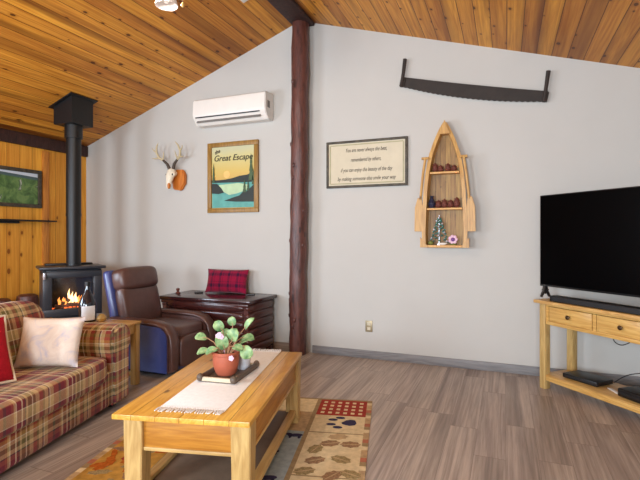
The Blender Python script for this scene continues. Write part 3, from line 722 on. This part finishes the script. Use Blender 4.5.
def framed(t, w, h, d, fw, mat, bev=.004):
    for s_ in (-1, 1):
        MB().box((0, -d/2, s_*(h/2-fw/2)), (w, d, fw), bev).build('frame', mat, t)
        MB().box((s_*(w/2-fw/2), -d/2, 0), (fw, d, h-2*fw), bev).build('frame', mat, t)
t = thing('lake_painting', 'wood framed lake sunset picture titled Great Escape below the air conditioner', 'picture', (-3.075, y0, 2.035), 0)
PW, PH = .715, .86; framed(t, PW, PH, .035, .055, M['framew'])
q = NT('painted sky'); z_ = q.sep(q.coord())[2]; nn = q.noise(q.coord(), 6, 3)
q.done(q.ramp(q.math('ADD', q.math('MULTIPLY', z_, 1.3), q.math('ADD', q.math('MULTIPLY', nn, .1), .35)), [(.3, S(204, 158, 76)), (.5, S(204, 176, 92)), (.72, S(200, 190, 128)), (.85, S(190, 188, 150))]), .5)
MB().box((0, -.010, 0), (PW-.1, .012, PH-.1)).build('canvas', q.m, t, smooth=0)
PT, PTL, PDK, PGR = plain('painted teal lake', S(84, 156, 146), .5, var=.15), plain('painted pale water', S(178, 204, 160), .5, var=.1), plain('painted dark shore', S(34, 42, 38), .6), plain('painted green tree', S(62, 84, 52), .6, var=.3)
def art(name, polys, mat, y, h=.002):
    m = MB()
    for i, p in enumerate(polys): m.prism(p, h, XZat(0, y, 0))
    return m.build(name, mat, t, smooth=0)
hw, hh = PW/2-.06, PH/2-.06
art('lake', [[(-hw, -hh), (hw, -hh), (hw, -.045), (-hw, -.06)]], PT, -.0165)
art('water_reflection', [[(-.2, -.09), (.08, -.075), (.22, -.1), (.2, -.16), (.06, -.2), (-.05, -.215), (-.14, -.17)]], PTL, -.0188)
art('sun', [ell(-.085, .035, .045, .045)], plain('painted sun', S(236, 190, 110), .5), -.0165)
trees = [(-hw, -.06), (hw, -.07), (hw, .055), (.26, .04), (.2, .02), (.1, .012), (.0, -.012), (-.1, -.025), (-.2, -.03), (-hw, -.03)]
art('far_shore', [trees], PDK, -.021)
art('island', [[(-hw, -.07), (-.22, -.075), (-.16, -.13), (-.12, -.185), (-.2, -.2), (-hw, -.19)], [(-.12, -.285), (0, -.25), (.1, -.225), (.16, -.17), (.2, -.18), (hw, -.1), (hw, -.305), (.05, -.30)]], PDK, -.0235)
def fir(x, z, h, w): return [(x-w, z), (x+w, z), (x+w*.5, z+h*.35), (x+w*.7, z+h*.35), (x+w*.3, z+h*.65), (x+w*.45, z+h*.65), (x, z+h), (x-w*.45, z+h*.65), (x-w*.3, z+h*.65), (x-w*.7, z+h*.35), (x-w*.5, z+h*.35)]
for f_ in [fir(.26, -.05, .32, .035), fir(.17, -.19, .16, .026), fir(.22, -.17, .12, .02), fir(-.27, -.06, .24, .02), fir(.29, -.1, .2, .02)]: art('fir_tree', [f_], PGR, -.0262)
text('lettering', 'Great Escape', .102, t, (.0, -.020, .205), M['ink'], off=.001)
text('lettering', 'the', .062, t, (-.215, -.020, .30), M['ink'], rot=(PI/2, -.35, 0), off=.001)

t = thing('verse_sign', 'cream framed verse sign with dark script between log post and boat shelf', 'sign', (-1.40, y0, 2.104), 0)
SW, SH = .905, .512; framed(t, SW, SH, .03, .026, M['frame'])
MB().box((0, -.010, 0), (SW-.05, .014, SH-.05)).build('board', M['cream'], t, smooth=0)
m = MB()
for s_ in (-1, 1): m.box((0, -.0185, s_*(SH/2-.045)), (SW-.09, .004, .012)); m.box((s_*(SW/2-.045), -.0185, 0), (.012, .004, SH-.10))
m.build('inner_border', plain('pale green border', S(168, 160, 128), .7), t, smooth=0)
for s_, z, w in [('You are never always the best,', .125, .5), ('remembered by others,', .02, .33), ('if you can enjoy the beauty of the day', -.09, .64), ('by making someone else smile your way', -.185, .66)]:
    o = text('lettering', s_, .06, t, (0, -.0185, z+.006), M['ink'])
    o.scale.x = w/(len(s_)*.0268); 

# boat shelf: a rowing boat standing on its transom with two paddles
BX = -.565
t = thing('boat_shelf', 'light wood rowboat shaped wall shelf with two crossed side paddles', 'shelf', (BX, y0, 1.205), 0)
H_ = 1.25
half = [(.20, 0), (.204, .15), (.196, .38), (.184, .60), (.166, .76), (.138, .92), (.092, 1.06), (.05, 1.16), (.02, 1.22), (.0, 1.25)]
def wat(z):
    for (a, z0_), (b_, z1_) in zip(half, half[1:]):
        if z0_ <= z <= z1_: return a+(b_-a)*(z-z0_)/(z1_-z0_)
    return .2
poly = [(x, z) for x, z in half]+[(-x, z) for x, z in reversed(half[:-1])]
m = MB(); m.prism(poly, .012, XZat(0, 0, 0)); m.build('back_board', M['canoeback'], t, smooth=0)
dep = lambda z: .125*(1-.35*max(0, z-.7)/.55)
for s_ in (-1, 1):
    b = bmesh.new(); rows = []
    for i in range(25):
        z = H_*i/24; w = wat(z); d = dep(z)
        rows.append([b.verts.new((s_*x, -y, z)) for x, y in ((w, .0), (w+.016, d), (max(.0, w-.020), d), (max(0, w-.032), .0))])
    for a, c in zip(rows, rows[1:]):
        for k in range(4): b.faces.new((a[k], a[(k+1) % 4], c[(k+1) % 4], c[k]))
    b.faces.new(rows[0]); b.faces.new(rows[-1]); bmesh.ops.recalc_face_normals(b, faces=b.faces[:])
    m = MB(); m.merge(b); m.build('hull_side', M['canoe'], t)
m = MB(); m.prism([(-.055, 1.13), (.055, 1.13), (.0, 1.27)], .10, XZat(0, -.012, 0), bev=.004); m.build('bow_block', M['canoe'], t)
for z in (.385, .745):
    w = wat(z)-.026; MB().box((0, -.065, z), (2*w, .105, .018), .002).build('shelf_board', M['canoex'], t)
MB().box((0, -.066, .012), (.40, .108, .024), .003).build('transom', M['canoex'], t)
for s_ in (-1, 1):
    m = MB(); m.prism([(0, 0), (.085, 0), (0, .10)] if s_ < 0 else [(0, 0), (0, .10), (-.085, 0)], .03, XZat(s_*.235, -.10, .0)); m.build('corner_brace', M['canoe'], t, smooth=0)
    m = MB(); m.tube([(s_*.235, -.115, .48), (s_*.205, -.13, .75), (s_*.185, -.13, .88)], .013, 10)
    m.tube([(s_*.185-.035, -.13, .892), (s_*.185+.035, -.13, .892)], .013, 10)
    xo = lambda v: s_*v
    m.prism([(xo(.215), .16), (xo(.295), .16), (xo(.29), .40), (xo(.262), .50), (xo(.222), .50), (xo(.21), .40)], .016, XZat(0, -.105, 0), bev=.004)
    m.build('paddle', M['canoe'], t)
bz = 1.205
def on(x, z, y=-.07): return (BX+x, y0+y, bz+z+.0005)
def cone(h, r):
    m = MB(); m.lathe([(r*.4, 0), (r, h*.25), (r*.9, h*.5), (r*.5, h*.85), (0, h)], 12, cap=False)
    for k in range(18): a = k*2.4; z = h*(.1+.75*k/18); rr_ = r*(1.0-.5*max(0, z/h-.3)); m.ball((rr_*math.cos(a), rr_*math.sin(a), z), (.007, .007, .005), sub=1)
    return m
lab = ['second from the bow side', 'at the far right', 'at the left end', 'in the middle']
for x, h, s_ in [(-.095, .10, 'leftmost'), (-.04, .075, 'second from left'), (.03, .09, 'third from left'), (.09, .07, 'rightmost')]:
    o = cone(h, .028).build('pine_cone', M['darkred'], loc=on(x, .754)); tag(o, 'dark red brown pine cone on the top boat shelf, %s of four' % s_, 'pine cone', 'pine cones on the top boat shelf')
for x, h, s_ in [(-.062, .085, 'leftmost'), (-.003, .095, 'second from left'), (.056, .085, 'third from left'), (.115, .11, 'rightmost')]:
    o = cone(h, .031).build('pine_cone', M['darkred'], loc=on(x, .394)); tag(o, 'reddish brown pine cone on the middle boat shelf, %s of four' % s_, 'pine cone', 'pine cones on the middle boat shelf')
o = MB().lathe([(.02, 0), (.03, .01), (.038, .05), (.02, .09), (.014, .11), (.02, .125), (0, .125)], 18, cap=False).build('vase', M['navy'], loc=on(-.128, .394)); tag(o, 'small dark navy vase at the end of the middle boat shelf', 'vase')
t = thing('ornament_tree', 'teal and silver tinsel ornament tree at the bottom of the boat shelf', 'ornament', on(-.055, .024), 0)
m = MB()
for k in range(46):
    z = .03+.25*(k/46)**.9; r = .085*(1-k/50); a = k*2.4; m.ball((r*math.cos(a), r*math.sin(a)*.5, z), (.014, .011, .010), sub=1)
m.build('tinsel', M['teal'], t)
for k in range(9):
    z = .04+.26*k/9; r = .09*(1-k/10); a = k*2.1+.5; MB().ball((r*math.cos(a), -abs(r*math.sin(a))*.5-.01, z), .013).build('bauble', M['silver'], t)
MB().lathe([(.03, 0), (.03, .012), (.008, .015), (.004, .3), (0, .3)], 12, cap=False).build('stand', M['silver'], t)
t = thing('flower_ornament', 'violet and white flower at the bottom corner of the boat shelf', 'flower', on(.08, .024), 0)
m = MB()
for k in range(7): m.ball((.03*math.cos(k*.9), -.02, .056+.03*math.sin(k*.9)), (.018, .008, .018), sub=2)
m.build('petals', M['petal'], t); MB().ball((0, -.028, .056), (.02, .010, .02)).build('flower_centre', M['violet'], t)
MB().lathe([(.03, 0), (.034, .012), (.02, .02), (0, .03)], 14, cap=False).build('moss_base', M['moss'], t)
o = MB().lathe([(.02, 0), (.05, .012), (.055, .022), (.05, .02), (0, .012)], 20, cap=False).build('dish', M['white'], loc=on(-.02, .024, -.095)); o.scale = (.9, .35, 1); tag(o, 'small white dish in front of the tinsel tree', 'dish')
o = MB().ball((0, 0, .022), (.03, .028, .022)).build('moss_ball', M['moss'], loc=on(-.135, .024, -.085)); tag(o, 'olive moss clump left of the tinsel tree in the boat shelf', 'moss')

# crosscut saw (tilted a little down to the right)
t = thing('crosscut_saw', 'dark two man crosscut saw with upright handles high on the wall', 'saw', (-.335, y0, 2.74), 0)
a = math.atan2(-.31, 1.37); t.rotation_euler = (0, -a, 0)
top = []; L = .70
for i in range(29): u = i/28; x = -L+2*L*u; top.append((x, .085-.045*4*u*(1-u)*.2))
bot = []
for i in range(57): u = i/56; x = -L+2*L*u; bot.append((x, -.015-.05*4*u*(1-u)+(.008 if i % 2 else 0)))
m = MB(); m.prism(bot+top[::-1], .004, XZat(0, -.03, 0)); m.build('blade', M['saw'], t, smooth=0)
for s_ in (-1, 1):
    m = MB(); m.tube([(s_*.685, -.045, -.02), (s_*.685-.012, -.045, .12), (s_*.685-.026, -.045, .265)] , [.018, .017, .02], 10); m.build('handle', M['sawh'], t)
    MB().box((s_*.685, -.035, .03), (.05, .03, .09), .004).build('handle_bracket', M['saw'], t)

# antlered skull on a plaque
t = thing('deer_skull_mount', 'bleached antlered skull on an orange wooden plaque on the white wall', 'skull mount', (-3.93, y0, 2.05), 0)
pl = [(-.02, -.13), (.10, -.15), (.165, -.06), (.17, .05), (.13, .12), (.02, .12), (-.06, .06)]
m = MB(); m.prism(pl, .05, XZat(0.0, 0, -.005), bev=.012); m.build('plaque', M['plaque'], t)
m = MB(); cx = .0
pts = [(cx+.01, -.075, .10), (cx+.005, -.105, .075), (cx, -.125, .02), (cx-.004, -.138, -.04), (cx-.006, -.146, -.10), (cx-.006, -.148, -.135)]
m.tube(pts, [.042, .056, .052, .038, .030, .020], 14); m.ball((cx-.042, -.115, .05), (.026, .026, .028)); m.ball((cx+.048, -.115, .05), (.026, .026, .028))
m.tube([(cx+.03, -.048, .06), (cx+.01, -.09, .07)], [.03, .045], 12); m.build('skull', M['bone'], t, smooth=70)
for q in (-1, 1): MB().ball((cx+q*.046, -.137, .045), (.013, .012, .015)).build('eye_socket', M['antlerd'], t)
MB().ball((cx+.012, -.160, -.10), (.022, .02, .04)).build('nose_cavity', M['plaque'], t)
for s_ in (-1, 1):
    e = [(cx+s_*.03, -.10, .12), (cx+s_*.055, -.11, .18), (cx+s_*.115, -.12, .235)]
    MB().tube(e, [.022, .019, .015], 9).build('antler_base', M['antlerd'], t)
    g = [e[-1], (cx+s_*.165, -.14, .265), (cx+s_*.185, -.16, .33), (cx+s_*.165, -.18, .40), (cx+s_*.13, -.19, .44)]
    m = MB(); m.tube(g, [.016, .017, .015, .011, .004], 9)
    for b0, e1 in [((cx+s_*.165, -.14, .265), (cx+s_*.25, -.17, .26)), ((cx+s_*.185, -.16, .33), (cx+s_*.24, -.18, .39)), ((cx+s_*.115, -.12, .235), (cx+s_*.085, -.14, .34))]:
        m.tube([b0, tuple((p+q)/2+(0, 0, -.01)[i] for i, (p, q) in enumerate(zip(b0, e1))), e1], [.012, .009, .003], 8)
    m.build('antler', M['antler'], t, smooth=80)

t = thing('wall_outlet', 'bronze electrical outlet plate low on the white wall', 'outlet', (-1.369, y0, .347), 0)
MB().box((0, -.003, 0), (.078, .006, .122), .002).build('cover_plate', M['brass'], t)
for z in (.026, -.026): MB().box((0, -.0065, z), (.036, .003, .032), .001).build('socket', M['cream'], t)

# ------------------------------------------------------------------ TV stand across the corner, television and devices
SX, SY, SA = .272, 4.44, -47
t = thing('tv_stand', 'light pine console table with drawers standing across the room corner', 'tv stand', (SX, SY, 0), SA)
TL_, TD, TZ_ = 1.45, .38, .765
MB().box((TL_/2, TD/2-.005, TZ_-.014), (TL_+.08, TD+.05, .028), .005).build('top', M['standx'], t)
for x in (.03, TL_-.03):
    for y in (.03, TD-.03): MB().box((x, y, (TZ_-.029)/2), (.06, .06, TZ_-.029), .004).build('leg', M['pale'], t)
m = MB(); dz0, dz1 = .565, .736
m.box((TL_/2, .03, dz1-.008), (TL_-.12, .03, .016)); m.box((TL_/2, .027, dz0+.01), (TL_-.12, .036, .03), .004)
for x in (.07, .07+.4425, .07+.885, TL_-.07): m.box((x, .03, (dz0+dz1)/2), (.028, .03, dz1-dz0-.04))
m.build('front_frame', M['standf'], t)
for x in (.02, TL_-.02): MB().box((x, TD/2, .655), (.02, TD-.11, .16)).build('side_panel', M['standf'], t)
MB().box((TL_/2, TD-.02, .655), (TL_-.12, .02, .16)).build('back_panel', M['standf'], t)
for k in range(3):
    cx = .07+.4425*(k+.5)-.002; d = MB().box((cx, .026, .653), (.40, .024, .125), .003).build('drawer', M['standf'], t)
    m = MB(); m.lathe([(.006, 0), (.006, .012), (.016, .018), (.018, .026), (.012, .032), (0, .033)], 14, cap=False, xf=Matrix.Translation((cx, .0145, .655)) @ Matrix.Rotation(PI/2, 4, 'X')); m.build('knob', M['knob'], d)
MB().box((TL_/2, TD/2, .115), (TL_-.02, TD-.03, .022), .003).build('lower_shelf', M['standx'], t)
MB().box((TL_/2, .018, .10), (TL_-.125, .03, .045), .004).build('shelf_rail', M['standf'], t)
def st(x, y, z=0): a = R(SA); return (SX+x*math.cos(a)-y*math.sin(a), SY+x*math.sin(a)+y*math.cos(a), z)
t = thing('television', 'large black flat screen television standing on the pine console', 'television', st(.615, .135, TZ_+.0005), SA+1)
VW, VH, vz = 1.46, .815, .105
MB().box((0, .02, vz+VH/2), (VW, .03, VH), .004).build('housing', M['tv'], t)
MB().box((0, .004, vz+VH/2+.004), (VW-.016, .004, VH-.026)).build('screen', M['screen'], t, smooth=0)
MB().box((0, .045, vz+.25), (1.0, .04, .38), .012).build('rear_case', M['tv'], t)
for s_ in (-1, 1):
    m = MB(); x = s_*(VW/2-.045)
    m.tube([(x, .02, vz+.02), (x, .0, .06), (x, -.03, .012)], [.016, .014, .012], 8); m.tube([(x, .02, vz+.02), (x, .04, .06), (x, .07, .012)], [.016, .014, .012], 8)
    m.tube([(x-.03, .02, .075), (x, .02, .045), (x+.03, .02, .08)], [.009, .012, .009], 8); m.build('foot', M['tv'], t)
t = thing('soundbar', 'long low black soundbar on the console in front of the television', 'soundbar', st(.64, .035, TZ_+.0005), SA)
MB().box((0, 0, .026), (1.06, .085, .048), .008, seg=3).build('cabinet', M['tv'], t); MB().box((0, -.0435, .026), (1.0, .003, .036)).build('grille', M['cable'], t)
t = thing('media_player', 'flat black media box on the lower shelf near the stand leg', 'media player', st(.31, .19, .1265), SA+4)
MB().box((0, 0, .022), (.30, .20, .036), .004).build('case', M['tv'], t); MB().box((0, -.1005, .022), (.26, .002, .014)).build('front_strip', M['cable'], t)
for sx in (-1, 1):
    for sy in (-1, 1): MB().lathe([(.012, 0), (.012, .005)], 10).build('foot', M['cable'], t, loc=(sx*.12, sy*.075, 0))
t = thing('game_console', 'black console box on the lower shelf farther along the stand', 'console', st(.80, .14, .1265), SA-6)
MB().box((0, 0, .035), (.27, .18, .062), .012, seg=3).build('case', M['tv'], t); MB().box((0, -.0905, .035), (.22, .003, .012)).build('front_strip', M['cable'], t)
for sx in (-1, 1): MB().box((sx*.09, 0, .002), (.02, .14, .004)).build('foot', M['cable'], t)
o = MB().box((0, 0, .004), (.13, .03, .006), .001).build('paper_strip', M['paper'], loc=st(.57, .15, .1265), rot=(0, 0, R(SA-25))); tag(o, 'white strip lying on the lower shelf between the two black boxes', 'paper')
def cable(pts, label, r=.004):
    P = [Vector(st(*p)) for p in pts]; m = MB(); out = []
    for i in range(len(P)-1):
        p0, p1, p2, p3 = P[max(i-1, 0)], P[i], P[i+1], P[min(i+2, len(P)-1)]
        for k in range(8):
            u = k/8; out.append(.5*((2*p1)+(-p0+p2)*u+(2*p0-5*p1+4*p2-p3)*u*u+(-p0+3*p1-3*p2+p3)*u**3))
    m.tube(out+[P[-1]], r, 6); o = m.build('power_cable', M['cable'], smooth=80); return tag(o, label, 'cable')
cable([(.42, .345, .56), (.43, .34, .47), (.50, .335, .45), (.58, .335, .50), (.60, .345, .56)], 'black cable looping down under the drawers beside the rear leg')
cable([(.44, .325, .134), (.56, .335, .23), (.78, .33, .31), (1.0, .34, .38), (1.2, .345, .46)], 'black cable rising diagonally behind the lower shelf boxes')
cable([(.86, .33, .56), (.87, .32, .40), (.88, .30, .25), (.90, .28, .14)], 'black cable hanging straight down behind the console box')

# ------------------------------------------------------------------ ceiling things
t = thing('ceiling_light', 'ceiling light with ribbed white glass shades and a pull chain', 'ceiling light', (-2.17, 2.43, .085), 0)
MB().lathe([(.0, 3.604), (.07, 3.604), (.06, 3.64), (.02, 3.62), (.016, 3.30), (.0, 3.30)], 20, cap=False).build('downrod', M['knob'], t)
MB().lathe([(.0, 3.32), (.10, 3.30), (.14, 3.22), (.22, 3.14), (.24, 3.08), (.2, 3.04), (0, 3.03)], 28, cap=False).build('housing', M['knob'], t)
lamps = []
for x, y in [(.168, -.009), (-.07, -.10), (-.03, .15)]:
    d = Vector((x, y, 0)).normalized()
    MB().tube([(0, 0, 3.04), (x*.6, y*.6, 3.04), (x, y, 3.0)], .012, 8).build('lamp_arm', M['knob'], t)
    m = MB(); b = bmesh.new(); seg = 36; rings = []
    for r, z in [(.022, 3.0), (.034, 2.985), (.048, 2.95), (.062, 2.90), (.076, 2.845), (.074, 2.845), (.058, 2.90), (.044, 2.95), (.03, 2.98)]:
        rings.append([b.verts.new((x+(r+(.002 if i % 2 else -.001))*math.cos(2*PI*i/seg), y+(r+(.002 if i % 2 else -.001))*math.sin(2*PI*i/seg), z)) for i in range(seg)])
    for a_, c_ in zip(rings, rings[1:]):
        for i in range(seg): b.faces.new((a_[i], a_[(i+1) % seg], c_[(i+1) % seg], c_[i]))
    bmesh.ops.recalc_face_normals(b, faces=b.faces[:]); m.merge(b); sh = m.build('lamp_shade', M['shade'], t, smooth=60)
    lit = x < 0 and y < 0
    MB().ball((x, y, 2.89), (.024, .024, .032)).build('bulb', M['bulb'] if lit else M['shade'], sh)
    if lit: lamps.append((-2.17+x, 2.43+y, 2.95))
m = MB()
for k in range(26): m.ball((.205, .03, 3.04-k*.0105), .003, sub=1)
m.build('pull_chain', M['silver'], t)['kind'] = 'stuff'
MB().lathe([(.0, 2.772), (.007, 2.766), (.011, 2.75), (.006, 2.735), (0, 2.732)], 12, cap=False).build('chain_pull', M['gold'], t, loc=(.205, .03, 0))
t = thing('smoke_detector', 'white square smoke detector on the pine ceiling near the ridge beam', 'smoke detector', (-2.39, 3.93, zl(-2.39)-.0006), 0)
t.rotation_euler = (0, -math.atan(.362), 0)
MB().box((0, 0, -.016), (.14, .14, .03), .008).build('cover', M['white'], t); MB().lathe([(.03, -.037), (.032, -.031)], 20).build('sensor_cap', M['white'], t)

# ------------------------------------------------------------------ lights, world, camera
def area(name, loc, rot, sx, sy, e, col):
    L = bpy.data.lights.new(name, 'AREA'); L.shape = 'RECTANGLE'; L.size = sx; L.size_y = sy; L.energy = e; L.color = col
    o = bpy.data.objects.new(name, L); C.objects.link(o); o.location = loc; o.rotation_euler = rot; return o
area('daylight_left_window', (LX-.02, .3, 1.52), (0, -PI/2, 0), 1.1, 2.2, 190, (.66, .82, 1.0))
area('daylight_rear_window', (-3.2, NY-.02, 1.55), (PI/2, 0, 0), 1.3, 1.2, 215, (.78, .89, 1.0))
area('daylight_rear_window', (-.1, NY-.02, 1.55), (PI/2, 0, 0), 1.5, 1.2, 265, (.80, .90, 1.0))
for p in lamps:
    L = bpy.data.lights.new('lamp', 'POINT'); L.energy = 48; L.color = (1, .88, .72); L.shadow_soft_size = .05
    o = bpy.data.objects.new('lamp_light', L); C.objects.link(o); o.location = (p[0], p[1], 2.915)
L = bpy.data.lights.new('fire', 'POINT'); L.energy = .6; L.color = (1, .4, .12); L.shadow_soft_size = .05
o = bpy.data.objects.new('fire_light', L); C.objects.link(o); o.location = (-4.66, 3.9, .62)
w = bpy.data.worlds.new('World'); bpy.context.scene.world = w; w.use_nodes = True
bg = w.node_tree.nodes['Background']; bg.inputs[0].default_value = (.72, .84, 1, 1); bg.inputs[1].default_value = 1.0
cam = bpy.data.cameras.new('Camera'); co = bpy.data.objects.new('Camera', cam); C.objects.link(co)
co.location = (0, 0, 1.32); co.rotation_euler = (PI/2, 0, R(22.0))
cam.sensor_width = 36; cam.lens = 460/640*36; cam.shift_y = -4/640; cam.clip_start = .05
sc = bpy.context.scene; sc.camera = co
vs = sc.view_settings; vs.view_transform = 'Standard'; vs.look = 'None'; vs.gamma = 1; vs.use_curve_mapping = False; vs.exposure = 0.0
